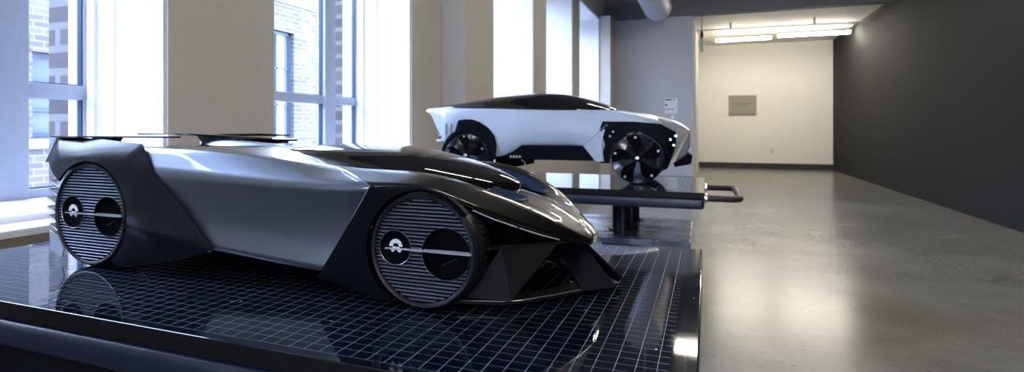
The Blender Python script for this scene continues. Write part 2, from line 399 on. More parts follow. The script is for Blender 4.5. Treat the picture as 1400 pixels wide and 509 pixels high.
# ------------------------------------------------------------------ fluorescent lights
def tube_light(loc, rz, n, length, label, group, hang=.5, chan=True):
    r = empty('fluorescent_light', loc, rz); tag(r, label, 'light', group)
    h = length / 2
    hb = Mesh().box(-h, h, -.075, .075, .035, .075); hb.build('housing', M['white_metal'], r, bevel=.006)
    for i in range(n):
        y = 0 if n == 1 else (-.058 + .116 * i)
        Mesh().cyl((-h + .02, y, .005), (h - .02, y, .005), .016, 14).build('tube', M['tube_back' if loc[1] > 13 else 'tube'], r, smooth=40)
    for s_ in (-.8, .8): Mesh().cyl((s_ * h, 0, .075), (s_ * h, 0, hang), .005, 8).build('hanger', M['white_metal'], r)
    return r
tube_light((.72, 15.5, 2.935), 0, 2, 1.10, 'left one of the two glowing tube lights hanging in the back room', 'back room tube lights', .19)
tube_light((2.02, 15.5, 2.965), 0, 2, 1.32, 'right one of the two glowing tube lights hanging in the back room', 'back room tube lights', .16)
k = 0
for y in (9.1, 5.0, .9, -3.0):  # farthest row mirrors in the tabletop; the nearer rows are added, unseen fill lamps
    for x in (.28, 1.75):
        tube_light((x, y, 3.3), R(-2.5), 2, 1.35, 'twin tube light over the display tables, in the %s row' % ['farthest', 'added third', 'added second', 'added nearest'][k // 2] + (', left' if k % 2 == 0 else ', right'), 'twin tube lights over the display tables', .6)
        k += 1
# pipes, duct, sensor on the ceiling of the back room
tag(Mesh().tube([(-.19, 14.2, 3.005), (2.74, 14.2, 2.985)], .016, 10).build('conduit_pipe', M['white_metal'], smooth=40), 'thin white pipe running across the back room ceiling above the tube lights', 'pipe')
Mesh().box(.42, .455, 14.18, 14.22, 3.0, 3.13).build('pipe_hanger', M['white_metal'], bpy.data.objects['conduit_pipe'])
Mesh().box(1.85, 1.885, 14.18, 14.22, 3.0, 3.13).build('pipe_hanger', M['white_metal'], bpy.data.objects['conduit_pipe'])
d = empty('pull_switch', (-.085, 13.2, 2.70)); tag(d, 'small black and green pull switch on a cord beside the opening', 'switch')
Mesh().cyl((0, 0, .16), (0, 0, .43), .006, 8).build('cord', M['black_plastic'], d)
Mesh().tube([(0, 0, .0), (0, 0, .03), (0, 0, .07), (0, 0, .11), (0, 0, .17)], [.012, .028, .036, .03, .01], 12).build('knob', M['black_plastic'], d, smooth=60)
Mesh().box(-.028, .028, -.02, .02, -.24, .02).build('body', M['green_plastic'], d, bevel=.006)
dk = Mesh().cyl((-.78, 9.0, 3.13), (-.78, 11.9, 3.13), .235, 28); dk = dk.build('air_duct', M['duct'], smooth=40)
tag(dk, 'round grey air duct under the ceiling before the dark beam', 'duct')
for y in (9.3, 11.6): Mesh().box(-.79, -.77, y - .02, y + .02, 3.36, CZ - .002).build('strap', M['duct'], dk)
# wall furniture
pq = box('wall_plaque', (.505, 1.13, YB - .03, YB - .001, 1.345, 1.84), M['plaque']); tag(pq, 'grey-brown plaque with faint lettering on the back room wall', 'plaque')
random.seed(3); x = .62; t = Mesh()
while x < 1.01:
    w_ = random.uniform(.018, .035); t.box(x, x + w_, YB - .034, YB - .03, 1.615, 1.64); x += w_ + .008
t.box(.72, .92, YB - .034, YB - .03, 1.575, 1.59); t.build('lettering', M['plaque_ink'], pq)
Mesh().box(.505, 1.13, YB - .036, YB - .03, 1.345, 1.372).build('lower_edge', M['plaque_ink'], pq)
ot = box('power_outlet', (1.44, 1.51, YB - .012, YB - .001, .39, .51), M['wall'], bevel=.003); tag(ot, 'small wall outlet low on the back room wall', 'outlet')
for z in (.41, .46): Mesh().box(1.46, 1.49, YB - .014, YB - .011, z, z + .03).build('socket', M['white_metal'], ot)
sg = box('safety_notice', (-.71, -.49, YE - .008, YE - .001, 1.28, 1.57), M['paper']); tag(sg, 'white paper notice with dark heading and red dot on the grey end wall', 'notice')
Mesh().box(-.70, -.59, YE - .011, YE - .008, 1.525, 1.553).build('heading', M['ink'], sg); Mesh().box(-.70, -.665, YE - .011, YE - .008, 1.42, 1.46).build('picture', M['ink'], sg); Mesh().box(-.70, -.54, YE - .011, YE - .008, 1.355, 1.368).build('text_line', M['ink'], sg)
Mesh().cyl((-.55, YE - .011, 1.54), (-.55, YE - .008, 1.54), .016, 14).build('red_dot', M['red_ink'], sg)
th_ = box('wall_switch', (-.60, -.55, YE - .012, YE - .001, 1.18, 1.24), M['white_metal'], bevel=.003); tag(th_, 'small white switch plate under the paper notice', 'switch')
Mesh().box(-.583, -.567, YE - .017, YE - .012, 1.195, 1.225).build('toggle', M['white_metal'], th_)

# ------------------------------------------------------------------ display tables
ZT = .695; TW, TD = .8035, .5225
def display_table(loc, sides):
    r = empty('display_table', loc)
    p = Mesh().box(-TW, TW, -TD, TD, ZT - .029, ZT).build('tabletop', [M['plate'], M['plate_edge']], r, bevel=.0016)
    for f in p.data.polygons: f.material_index = 0 if f.normal.z > .5 else 1
    y = -TD - .006
    fr = Mesh()
    def rail(prof, a, b, axis):
        fr.prism(prof, axis, a, b)
    h0, h1 = ZT - .082, ZT - .030
    fr.box(-TW, TW, -TD - .004, -TD + .05, h0, h1); fr.box(-TW, TW, TD - .05, TD, h0, h1)
    fr.box(-TW, -TW + .05, -TD + .05, TD - .05, h0, h1); fr.box(TW - .05, TW - .0, -TD + .05, TD - .05, h0, h1)
    q = obj('frame_rail', fr.v, fr.f, M['rail'], r); md = q.modifiers.new('bevel', 'BEVEL'); md.width = .017; md.segments = 5; md.limit_method = 'ANGLE'
    for f in q.data.polygons: f.use_smooth = True
    for x in (-.38, .38):
        for yy in (-.08, .37):
            l = Mesh().cyl((x, yy, .43), (x, yy, ZT - .029), .052, 32).build('leg', M['column'], r, smooth=40)
            Mesh().cyl((x, yy, .43), (x, yy, .438), .072, 32).build('collar', M['column'], l, smooth=40)
    Mesh().box(-.74, .74, -.39, .50, .37, .43).build('base_plate', M['base_plate'], r, bevel=.006)
    Mesh().box(-.55, .55, -.22, .38, 0, .37).build('pedestal', M['pedestal'], r, bevel=.004)
    for s in sides:
        X = s * TW; e = s * .165
        pts = [(X - s*.01, -.22, .64), (X + e*.82, -.22, .64), (X + e*.96, -.20, .64), (X + e, -.165, .64), (X + e, .165+.22, .64), (X + e*.96, .20+.22, .64), (X + e*.82, .22+.22, .64), (X - s*.01, .22+.22, .64)]
        h = Mesh().tube(pts, .017, 12).build('handle', M['black_plastic'], r, smooth=60)
        for yy in (-.22, .44): Mesh().cyl((X, yy, .64), (X + s*.012, yy, .64), .026, 16).build('mount', M['chrome'], h, smooth=40)
    return r
tb = display_table((-.8135, 1.2325, 0), ()); tag(tb, 'large glossy black grid-lined table in the foreground under the low dark silver car', 'table', 'modelling tables')
Mesh().box(-TW + .03, TW - .03, -TD + .04, -TD + .06, .30, ZT - .084).box(-TW + .03, -TW + .05, -TD + .06, TD - .05, .30, ZT - .084).build('shade_panel', M['pedestal'], tb)  # dark panels added in place of the shade under the table
tb2 = display_table((-.8135, 3.8225, 0), (1,))
tag(tb2, 'black table with side handle standing farther back under the white car model', 'table')

# ------------------------------------------------------------------ car parts
def emblem(parent, R_, y, cx, cz, s=1, m=None):
    """round-topped arc over a cut chevron, facing -y"""
    n = 18; g = Mesh(); r0 = .46
    out = [(math.cos(PI*i/n), math.sin(PI*i/n)) for i in range(n + 1)]
    inn = [(r0*math.cos(PI*i/n), r0*math.sin(PI*i/n) + .04) for i in range(n, -1, -1)]
    v = []; f = []
    for i in range(n + 1):
        a = PI*i/n
        v += [(cx + R_*math.cos(a), y, cz + R_*math.sin(a)), (cx + R_*r0*math.cos(a), y, cz + R_*r0*math.sin(a))]
    for i in range(n): f.append((2*i, 2*i+1, 2*i+3, 2*i+2))
    g.add(v, f)
    lo = [(-.46, -.05), (.46, -.05), (.93, -.46)]
    a0 = math.atan2(-.46, .89); a1 = math.atan2(-.85, .53)
    lo += [(math.cos(a0 + (a1-a0)*i/5), math.sin(a0 + (a1-a0)*i/5)) for i in range(6)]
    half = [(0, -.05), (.46, -.05), (.89, -.46), (.74, -.68), (.53, -.85), (0, -.36)]
    for sg in (1, -1):
        pts = [(cx + sg*R_*p[0], y, cz + R_*p[1]) for p in half]
        g.add(pts, [tuple(range(len(pts)))])
    return g.build('emblem', m or M['white'], parent, solid=.0012)
def louvre_wheel(name, parent, loc, RT, RF, width, small, large, pitch):
    """wheel facing -y with its tyre sidewall at y=0"""
    w = Mesh()
    cut = [(small[0], 0.002, small[1]), (large[0], -.002, large[1])]
    z = -RF + pitch * .6
    while z < RF - pitch * .3:
        a = math.sqrt(max(0, RF*RF - z*z)) ; iv = [(-a, a)]
        for cx, cz, r in cut:
            if abs(z - cz) < r:
                h = math.sqrt(r*r - (z - cz)**2); new = []
                for p, q in iv:
                    if q <= cx - h or p >= cx + h: new.append((p, q))
                    else:
                        if p < cx - h: new.append((p, cx - h))
                        if q > cx + h: new.append((cx + h, q))
                iv = new
        t = pitch * .23
        for p, q in iv:
            if q - p > .003: w.prism([(.0035, z - t), (.0018, z + t*.2), (.0035, z + t), (.009, z + t), (.009, z - t)], 'x', p, q)
        z += pitch
    o = w.build(name, M['slat'], parent, loc=loc)
    Mesh().lathe_y([(RF + .001, .002), (RF, .012), (0.0001, .012), (.0001, .014), (RF + .006, .014), (RF + .006, .002)], 64).build('backing_disc', M['cavity'], o, smooth=40)
    k = RT - RF
    ty = Mesh().lathe_y([(RF, .004), (RF + k*.15, .0005), (RF + k*.55, -.001), (RT - k*.25, .002), (RT - k*.06, .007), (RT, .014), (RT, width - .010), (RT - .006, width), (RF*.7, width), (RF*.7, width - .004), (RF, .018)], 96).build('tyre', M['rubber'], o, smooth=50)
    tr = Mesh()
    for i in range(60):
        a = 2*PI*i/60
        for y0, y1, da in ((.018, width*.46, .03), (width*.54, width - .014, -.03)):
            ca, sa = math.cos(a), math.sin(a); cb, sb = math.cos(a + da), math.sin(a + da); dd = .028
            r0, r1 = RT - .002, RT + .0008
            tr.add([(r0*ca, y0, r0*sa), (r1*ca, y0, r1*sa), (r1*math.cos(a+dd), y0, r1*math.sin(a+dd)), (r0*math.cos(a+dd), y0, r0*math.sin(a+dd)),
                    (r0*cb, y1, r0*sb), (r1*cb, y1, r1*sb), (r1*math.cos(a+da+dd), y1, r1*math.sin(a+da+dd)), (r0*math.cos(a+da+dd), y1, r0*math.sin(a+da+dd))],
                   [(0,1,2,3),(4,7,6,5),(0,4,5,1),(1,5,6,2),(2,6,7,3),(3,7,4,0)])
    tr.build('tread', M['rubber'], o)
    sd = Mesh().lathe_y([(small[1], .002), (small[1], .010), (.0001, .010), (.0001, .0052), (small[1]*.8, .0045)], 40, small[0], .002).build('hub_cap', M['hub'], o, smooth=40)
    Mesh().lathe_y([(large[1], .001), (large[1] - .004, .011), (.0001, .0115), (.0001, .0119), (large[1] + .0005, .0119)], 48, large[0], -.002).build('air_opening', M['cavity'], o, smooth=40)
    rg = Mesh()
    for cx, cz, r in cut: rg.lathe_y([(r - .0006, .0025), (r + .0008, .0015), (r + .0008, .006), (r - .0006, .006)], 48, cx, cz)
    rg.build('opening_ring', M['slat'], o, smooth=40)
    # bright spoke bar with a pointed end
    x0, x1 = small[0] - small[1]*.62, large[0] + large[1] + .003
    b = Mesh(); N = 12
    v = []; f = []
    for i in range(N + 1):
        t = i / N; x = x0 + (x1 - x0)*t; h = .0007 + .0026*math.sin(min(1, t**1.5*1.25)*PI*.62)**1.3; yy = -.0015
        v += [(x, .006, h*.9 + .001), (x, yy - .003, .0), (x, .006, -h*.9 - .000)]
    for i in range(N):
        for j in (0, 1): f.append((3*i+j, 3*i+j+1, 3*i+4+j, 3*i+3+j))
    b.add(v, f); b.build('spoke_bar', M['bar'], o)
    # dark spindle inside the large opening
    Mesh().cyl((large[0] - .012, .009, -.024), (large[0] + .016, .009, -.010), .0012, 8).build('spindle', M['rubber'], o)
    emblem(o, small[1]*.43, .0042, small[0] + .001, .004)
    return o
def ring_panel(name, parent, X0, cx, cz, Rin, outline, a0, a1, win, m, sgn=1, nr=6, bump=None, na=64, solid=.006):
    """panel between a wheel arch circle and an outline of (x, z, w); angles in degrees, counter-clockwise"""
    def hit(a):
        d = Vector((math.cos(a), math.sin(a))); best = None
        for p, q in zip(outline, outline[1:]):
            P = Vector((p[0] - cx, p[1] - cz)); E = Vector((q[0] - p[0], q[1] - p[1]))
            den = d.x * E.y - d.y * E.x
            if abs(den) < 1e-9: continue
            t = (P.x * E.y - P.y * E.x) / den; u = (P.x * d.y - P.y * d.x) / den
            if t > 0 and -1e-6 <= u <= 1 + 1e-6 and (best is None or t > best[0]): best = (t, p[2] + (q[2] - p[2]) * u)
        return best
    angs = [R(a0) + (R(a1) - R(a0)) * i / na for i in range(na + 1)]
    for p in outline:
        a = math.atan2(p[1] - cz, p[0] - cx)
        for kk in (-1, 0, 1):
            if R(a0) - 1e-4 <= a + 2*PI*kk <= R(a1) + 1e-4:
                i = min(range(len(angs)), key=lambda j: abs(angs[j] - a - 2*PI*kk)); angs[i] = a + 2*PI*kk
    v = []; f = []; rows = []
    for a in angs:
        h = hit(a)
        if h is None: h = (Rin + .002, win)
        t, wo = h; t = max(t, Rin + .0015)
        for j in range(nr + 1):
            s = j / nr; r = Rin + (t - Rin)*s
            w = win + (wo - win) * s * s
            if bump: w += bump(a, s, r)
            v.append((cx + r*math.cos(a) - X0, -w*sgn, cz + r*math.sin(a)))
        rows.append(1)
    k = nr + 1
    for i in range(len(angs) - 1):
        for j in range(nr): f.append((i*k+j, i*k+j+1, (i+1)*k+j+1, (i+1)*k+j))
    o = obj(name, v, f, m, parent, smooth=40)
    me = o.data
    sharp_rim(me)
    n_out = sum(1 for p in me.polygons if p.normal.y * sgn < 0)
    if n_out < len(me.polygons) / 2: me.flip_normals()
    md = o.modifiers.new('thickness', 'SOLIDIFY'); md.thickness = solid; md.offset = -1
    return o
def body_loft(name, parent, X0, st, m, creases, levels=2, cap=True, mats=None):
    """st: list of (x, [(w, z) from centre to underside]); mirrored about the centre plane"""
    rows = []
    for x, pr_ in st:
        if not isinstance(x, (list, tuple)): x = [x] * len(pr_)
        left = [(x[i] - X0, -w, z) for i, (w, z) in enumerate(pr_)]
        right = [(x[i] - X0, w, z) for i, (w, z) in enumerate(pr_)][1:]
        rows.append(left[::-1] + right)
    n = len(rows[0]); v = [p for r_ in rows for p in r_]; f = []
    for i in range(len(rows) - 1):
        for j in range(n - 1): f.append((i*n+j, i*n+j+1, (i+1)*n+j+1, (i+1)*n+j))
    if cap:
        for base in (0, (len(rows)-1)*n):
            h = n // 2
            for j in range(h): f.append((base+j, base+j+1, base+n-2-j, base+n-1-j) if base+j+1 != base+n-2-j else (base+j, base+j+1, base+n-1-j))
    o = obj(name, v, f, m, parent)
    me = o.data
    for p in me.polygons: p.use_smooth = True
    at = me.attributes.new('crease_edge', 'FLOAT', 'EDGE')
    h = n // 2
    cr = {}
    for j, c in creases.items(): cr[h - j] = c; cr[h + j] = c
    for e in me.edges:
        a, b = e.vertices; ja, jb = a % n, b % n
        if ja == jb and ja in cr and abs(a - b) == n: at.data[e.index].value = cr[ja]
        elif a // n == b // n and a // n in (0, len(rows) - 1): at.data[e.index].value = .9
    md = o.modifiers.new('subdivision', 'SUBSURF'); md.levels = levels; md.render_levels = levels
    return o

# ------------------------------------------------------------------ low silver car
X0 = -.80; YC = 1.25
car = empty('concept_car_model', (X0, YC, ZT + .0008))
tag(car, 'low dark silver wedge-shaped concept car model with striped wheels on the foreground table', 'model car', 'concept car models')
def V(x, w, z): return (x - X0, -w, z)
st = [
 (-1.385, [(0,.262),(.10,.262),(.19,.262),(.245,.258),(.262,.215),(.258,.16),(.255,.12),(.25,.08),(.15,.075)]),
 (-1.25, [(0,.264),(.10,.264),(.19,.264),(.25,.262),(.270,.215),(.262,.16),(.258,.12),(.255,.07),(.15,.06)]),
 (-1.10, [(0,.265),(.10,.265),(.19,.267),(.252,.266),(.277,.218),(.266,.16),(.262,.12),(.262,.066),(.18,.055)]),
 (-.95, [(0,.266),(.10,.266),(.18,.265),(.238,.257),(.276,.211),(.264,.16),(.258,.11),(.266,.063),(.19,.048)]),
 (-.80, [(0,.262),(.09,.260),(.165,.257),(.226,.246),(.275,.206),(.262,.15),(.256,.10),(.268,.054),(.19,.04)]),
 (-.64, [(0,.240),(.08,.236),(.15,.230),(.207,.231),(.277,.204),(.262,.15),(.258,.09),(.270,.040),(.19,.03)]),
 (-.54, [(0,.222),(.08,.218),(.14,.213),(.203,.229),(.279,.204),(.262,.15),(.256,.10),(.262,.04),(.16,.04)]),
 (-.47, [(0,.206),(.07,.200),(.125,.186),(.203,.228),(.281,.206),(.19,.17),(.15,.13),(.12,.10),(.08,.08)]),
 (-.42, [(0,.201),(.065,.192),(.122,.172),(.202,.222),(.280,.201),(.20,.17),(.15,.13),(.12,.10),(.08,.08)]),
 (-.37, [(0,.194),(.055,.182),(.110,.160),(.193,.207),(.268,.179),(.22,.163),(.15,.13),(.11,.10),(.07,.08)]),
 (-.31, [(0,.175),(.06,.169),(.105,.163),(.163,.180),(.212,.147),(.18,.136),(.13,.115),(.09,.09),(.05,.08)]),
 (-.26, [(0,.150),(.045,.146),(.080,.145),(.118,.149),(.150,.120),(.12,.11),(.09,.10),(.06,.085),(.03,.08)]),
 (-.225, [(0,.130),(.030,.1285),(.056,.126),(.080,.119),(.094,.101),(.08,.094),(.06,.088),(.04,.084),(.02,.082)]),
 (-.206, [(0,.116),(.022,.115),(.044,.112),(.062,.106),(.070,.094),(.06,.088),(.045,.085),(.03,.083),(.015,.082)]),
 (-.194, [(0,.103),(.014,.1025),(.028,.101),(.040,.098),(.045,.092),(.038,.088),(.028,.086),(.018,.085),(.009,.084)]),
]
body_loft('body_shell', car, X0, st, M['twotone'], {3: .5, 4: .75, 7: .7})
# canopy
cst = []
for x, hw, zb, zt in [(-.865,.060,.258,.2605),(-.83,.125,.256,.264),(-.77,.140,.249,.2705),(-.70,.142,.238,.2725),(-.64,.142,.227,.270),(-.56,.138,.217,.263),(-.49,.125,.203,.250),(-.43,.100,.194,.234),(-.385,.068,.188,.218),(-.355,.035,.184,.205),(-.342,.012,.184,.195)]:
    pr_ = []
    for i in range(7):
        a = PI/2 * i / 6; pr_.append((hw*math.sin(a)**.9, zb + (zt - zb)*math.cos(a)**.85))
    pr_.append((hw*.97, zb - .012))
    cst.append((x, pr_))
cp = body_loft('canopy', car, X0, cst, M['gloss'], {6: .8}, 2)
for s in (1, -1):
    Mesh().tube([V(x, s*(hw + .002), zb + .0015) for x, hw, zb in [(-.83,.125,.256),(-.77,.140,.249),(-.70,.142,.238),(-.64,.142,.227),(-.56,.138,.217),(-.49,.125,.203),(-.43,.100,.194)]], .0012, 6).build('canopy_trim', M['chrome'], cp)
# seam lines between body side and front wing
for s in (1, -1):
    Mesh().tube([V(-.66, s*.200, .2325), V(-.61, s*.232, .2255), V(-.57, s*.258, .2155), V(-.532, s*.2805, .2045), V(-.585, s*.2755, .122), V(-.638, s*.2735, .040)], .0011, 6).build('body_seam', M['chrome'], car)
# rear wings on pylons
for s in (1, -1):
    Mesh().prism([(-.0, 0)], 'z', 0, 0) if 0 else None
    pts = [(-1.405, .255), (-1.30, .262), (-1.065, .215), (-1.05, .200), (-1.12, .150), (-1.38, .130)]
    v = [V(x, s*w, .2855 + .004*(1 if -1.2 < x < -1.1 else 0)) for x, w in pts]
    wg = obj('rear_wing', v, [tuple(range(len(v)))], M['gloss'], car, solid=.0035, off=0)
    Mesh().prism([(-1.33 - X0, .255), (-1.285 - X0, .255), (-1.262 - X0, .286), (-1.36 - X0, .286)], 'y', -s*.175 - .006, -s*.175 + .006).build('pylon', M['satin'], wg)
# centre fin wing and air pod between the wings
pts = [(-1.43, -.02), (-1.18, .03), (-.955, -.03), (-.925, -.06), (-1.0, -.10), (-1.30, -.11)]
v = [V(x, w, .289 if x < -1.05 else .276) for x, w in pts]
cw = obj('centre_wing', v, [tuple(range(len(v)))], M['gloss'], car, solid=.005, off=0)
Mesh().prism([(-1.17 - X0, .255), (-1.10 - X0, .255), (-1.075 - X0, .284), (-1.215 - X0, .286)], 'y', .02, .035).build('pylon', M['satin'], cw)
pst = []
for x, hw, zt in [(-1.17,.006,.262),(-1.15,.022,.276),(-1.11,.030,.279),(-1.05,.030,.276),(-.98,.022,.271),(-.92,.008,.265)]:
    pst.append((x, [(hw*math.sin(PI/2*i/4), .256 + (zt - .256)*math.cos(PI/2*i/4)) for i in range(5)]))
body_loft('air_pod', car, X0, pst, M['silver'], {}, 2)
# rear fender panels
def rb(a, s, r):
    d = a - R(-6); d = (d + PI) % (2*PI) - PI
    ridge = .010 * math.exp(-(d/.10)**2) * math.sin(min(1, s*1.6)*PI) if s > 0 else 0
    return ridge
RO = [(-1.340,.190,.284), (-1.398,.226,.270), (-1.383,.2865,.246), (-1.24,.281,.252), (-1.103,.271,.258), (-1.06,.228,.276), (-.893,.063,.272), (-.985,.034,.276), (-1.150,.0055,.283)]
FO = [(-.352,.166,.277), (-.372,.183,.277), (-.40,.199,.281), (-.441,.2075,.284), (-.529,.2035,.2845), (-.642,.035,.279), (-.50,.009,.286)]
for s in (1, -1):
    ring_panel('rear_fender', car, X0, -1.233, .1145, .119, RO, -51, 143, .289, M['satin'], s, bump=rb)
    ring_panel('front_fender', car, X0, -.432, .0985, .1035, FO, 40, 235, .287, M['panel'], s)
    # pointed end piece of the tail
    v = [V(-1.388, s*.247, .287), V(-1.412, s*.243, .288), V(-1.424, s*.247, .236), V(-1.404, s*.268, .225), V(-1.385, s*.22, .286), V(-1.395, s*.23, .228)]
    obj('tail_tip', v, [(0,1,2,3),(0,4,1),(3,2,5),(1,4,5,2),(0,3,5,4)], M['pearl'], car)
    # serrated fins stacked behind the wheel
    for i in range(6):
        z = .176 - i*.0205; x = -1.352 - .008*math.sin(i/5*PI)
        v = [V(x + .008, s*.270, z - .010), V(x - .046, s*.262, z + .008), V(x - .046, s*.15, z + .008), V(x + .03, s*.15, z - .010)]
        v += [(p[0], p[1], p[2] - .0025) for p in v[:]]
        fn = obj('tail_fin', v, [(0,1,2,3),(7,6,5,4),(0,4,5,1),(1,5,6,2),(2,6,7,3),(3,7,4,0)], M['fin'], car)
        Mesh().tube([v[0], v[1], v[2]], .0012, 6).build('bright_edge', M['pearl'], fn)
    v = [V(-1.352, s*.272, .058), V(-1.398, s*.262, .066), V(-1.392, s*.262, .022), V(-1.34, s*.272, .010), V(-1.33, s*.274, .03)]
    obj('tail_bracket', v, [(0,1,2,3,4)], M['pearl'], car, solid=.003)
# tail wall between the fenders, with the diffuser block
Mesh().box(-1.375 - X0, -1.34 - X0, -.20, .20, .05, .20).build('tail_panel', M['cavity'], car, bevel=.004)
# inner wheel housings and floor
Mesh().prism([(-1.30 - X0, .05), (-.50 - X0, .03), (-.48 - X0, .06), (-.48 - X0, .12), (-1.30 - X0, .12)], 'y', -.20, .20).build('underbody', M['cavity'], car)
Mesh().box(-.52 - X0, -.30 - X0, -.13, .13, .045, .13).build('front_chassis', M['cavity'], car, bevel=.01)
# wheels
fw1 = louvre_wheel('wheel', car, V(-.432, .286, .0995), .0985, .0865, .078, (-.050, .029), (.043, .0425), .0062)
rw1 = louvre_wheel('wheel', car, V(-1.233, .286, .1155), .1145, .1020, .095, (-.055, .035), (.057, .0425), .0066)
for w_ in (fw1, rw1):
    c = copy_tree(w_, car); c.location.y = -w_.location.y; c.rotation_euler = (0, 0, PI)
# hood air channels
for s in (1, -1):
    N = 20; sts = []
    def lerp(tab, x):
        for (xa, va), (xb, vb) in zip(tab, tab[1:]):
            if xa <= x <= xb: return va + (vb - va)*(x - xa)/(xb - xa)
        return tab[-1][1]
    for i in range(N + 1):
        t = i / N; x = -.475 + t * .172
        k = math.sqrt(max(0, 1 - max(0, (t - .82)/.18)**2)) * math.sqrt(min(1, t/.25 + .01))
        zi = lerp([(-.54,.214),(-.47,.203),(-.42,.196),(-.37,.1865),(-.31,.168)], x); zo = lerp([(-.54,.216),(-.47,.212),(-.42,.207),(-.37,.193),(-.31,.167)], x)
        zb = lerp([(-.54,.205),(-.47,.190),(-.42,.179),(-.37,.168),(-.31,.160)], x) + .006
        wc = lerp([(-.54,.116),(-.42,.112),(-.37,.105),(-.31,.088)], x); hw = (.046 + .006*(1 - t))*k + .0005
        row = []
        for j in range(9):
            u = -1 + j/4; zr = zi + (zo - zi)*(u + 1)/2 + .003
            row.append(V(x, s*(wc + hw*u), zb + (zr - zb)*(1 - k*(1 - u**4))))
        sts.append(row)
    v = [p for r_ in sts for p in r_]; f = [(i*9+j, i*9+j+1, (i+1)*9+j+1, (i+1)*9+j) for i in range(N) for j in range(8)]
    ac = obj('air_channel', v, f, M['vent'], car, smooth=60, solid=.0012, off=0)
# light blades along the hood edge
for s in (1, -1):
    Mesh().tube([V(-.352, s*.2565, .1685), V(-.325, s*.2335, .1530), V(-.292, s*.1995, .1360)], .0014, 6).build('running_light', M['bar'], car)
    Mesh().tube([V(-.289, s*.1960, .1345), V(-.265, s*.1640, .1210), V(-.238, s*.1200, .1065)], .0014, 6).build('running_light', M['bar'], car)
# front wing plane, side vanes, centre blades and splitter
pl = [(-.43,.16), (-.375,.246), (-.330,.236), (-.232,.126), (-.212,.0), (-.30,.0)]
for s in (1, -1):
    v = [V(x, s*w, .104 - (0.012 if w < .05 else 0)) for x, w in pl]
    obj('wing_plane', v, [tuple(range(len(v)))], M['matte'], car, solid=.003)
    # side vane: leaning plate from the wing plane down to the splitter
    v = [V(-.318, s*.205, .100), V(-.236, s*.150, .103), V(-.298, s*.218, .014), V(-.372, s*.232, .016)]
    obj('side_vane', v, [(0,1,2,3)], M['matte'], car, solid=.005)
    # centre blade from the nose to the splitter tip
    v = [V(-.262, s*.022, .082), V(-.222, s*.010, .088), V(-.150, s*.040, .012), V(-.156, s*.042, .009), V(-.205, s*.085, .009)]
    obj('centre_blade', v, [(0,1,2,3,4)], M['panel'], car, solid=.006, off=0)
sp = [(-.405,.245), (-.385,.2455), (-.315,.222), (-.285,.200), (-.242,.140), (-.190,.060), (-.152,0)]
top = [V(x, w, .0125) for x, w in sp] + [V(x, -w, .0125) for x, w in sp[-2::-1]]
inner = [(-.405,.19), (-.33,.175), (-.285,.13), (-.245,.07), (-.215,0)]
ti = [V(x, w, .0125) for x, w in inner] + [V(x, -w, .0125) for x, w in inner[-2::-1]]
# strip between outer and inner edge
def resample(pts, n):
    L = [0]
    for a, b in zip(pts, pts[1:]): L.append(L[-1] + (Vector(b) - Vector(a)).length)
    out = []
    for i in range(n):
        t = L[-1]*i/(n-1); j = max(k for k in range(len(L)) if L[k] <= t + 1e-9); j = min(j, len(pts)-2)
        u = (t - L[j])/(L[j+1] - L[j]); out.append(Vector(pts[j]).lerp(Vector(pts[j+1]), u))
    return out
A_ = resample(top, 41); B_ = resample(ti, 41)
v = [tuple(p) for p in A_] + [tuple(p) for p in B_]
spl = obj('front_splitter', v, [(i, i+1, 41+i+1, 41+i) for i in range(40)], M['matte'], car, solid=.005)
Mesh().tube([p + Vector((0, 0, .0005)) for p in A_], .0009, 6).build('splitter_edge', M['slat'], spl)
for s in (1, -1):
    Mesh().box(-.36 - X0, -.35 - X0, -s*.20 - .004, -s*.20 + .004, .001, .05).build('splitter_support', M['cavity'], car)
# nose emblem, laid on the hood surface
bpy.context.view_layer.update()
_body = bpy.data.objects['body_shell']; _dg = bpy.context.evaluated_depsgraph_get(); _be = _body.evaluated_get(_dg)
_ok, _p, _nr, _i = _be.ray_cast(Vector(V(-.2150, .016, .3)), Vector((0, 0, -1)))
if not _ok: _p, _nr = Vector(V(-.2165, .012, .123)), Vector((.5, 0, .85))
e = emblem(car, .0105, 0, 0, 0); e.name = 'nose_emblem'
_zc = Vector((-1, 0, 0)); _zc = (_zc - _nr * _zc.dot(_nr)).normalized(); _yc = -_nr.normalized(); _xc = _yc.cross(_zc)
e.location = _p + _nr * .0022; e.rotation_euler = Matrix((_xc, _yc, _zc)).transposed().to_euler()

# ------------------------------------------------------------------ white car
Y2 = 3.93; X2 = -.84
car2 = empty('concept_car_model', (X2, Y2, ZT + .001))
tag(car2, 'tall white and black concept car model with turbine wheels on the farther table', 'model car', 'concept car models')
def V2(x, w, z): return (x - X2, -w, z)
AC = [(-1.34, .139, .152), (-.346, .139, .152)]
def zbot(x):
    z = .135
    if -.99 <= x <= -.64: z = .207
    elif -1.10 < x < -.99: z = .125 + (x + 1.10)/.11*.082
    elif -.64 < x < -.56: z = .207 - (x + .64)/.08*.082
    for cx, cz, r in AC:
        if abs(x - cx) < r: z = max(z, cz + math.sqrt(r*r - (x - cx)**2))
    if x < -1.49: z = .20 + (-1.49 - x)/.12*.20
    return z
def top(x):
    tab = [(-1.665,.430,.14),(-1.56,.430,.215),(-1.45,.432,.232),(-1.2,.425,.240),(-.85,.412,.242),(-.46,.405,.225),(-.30,.382,.205),(-.20,.355,.180),(-.13,.325,.13),(-.085,.285,.06)]
    for (xa, za, wa), (xb, zb, wb) in zip(tab, tab[1:]):
        if xa <= x <= xb: t = (x - xa)/(xb - xa); return za + (zb - za)*t, wa + (wb - wa)*t
    return tab[-1][1:]
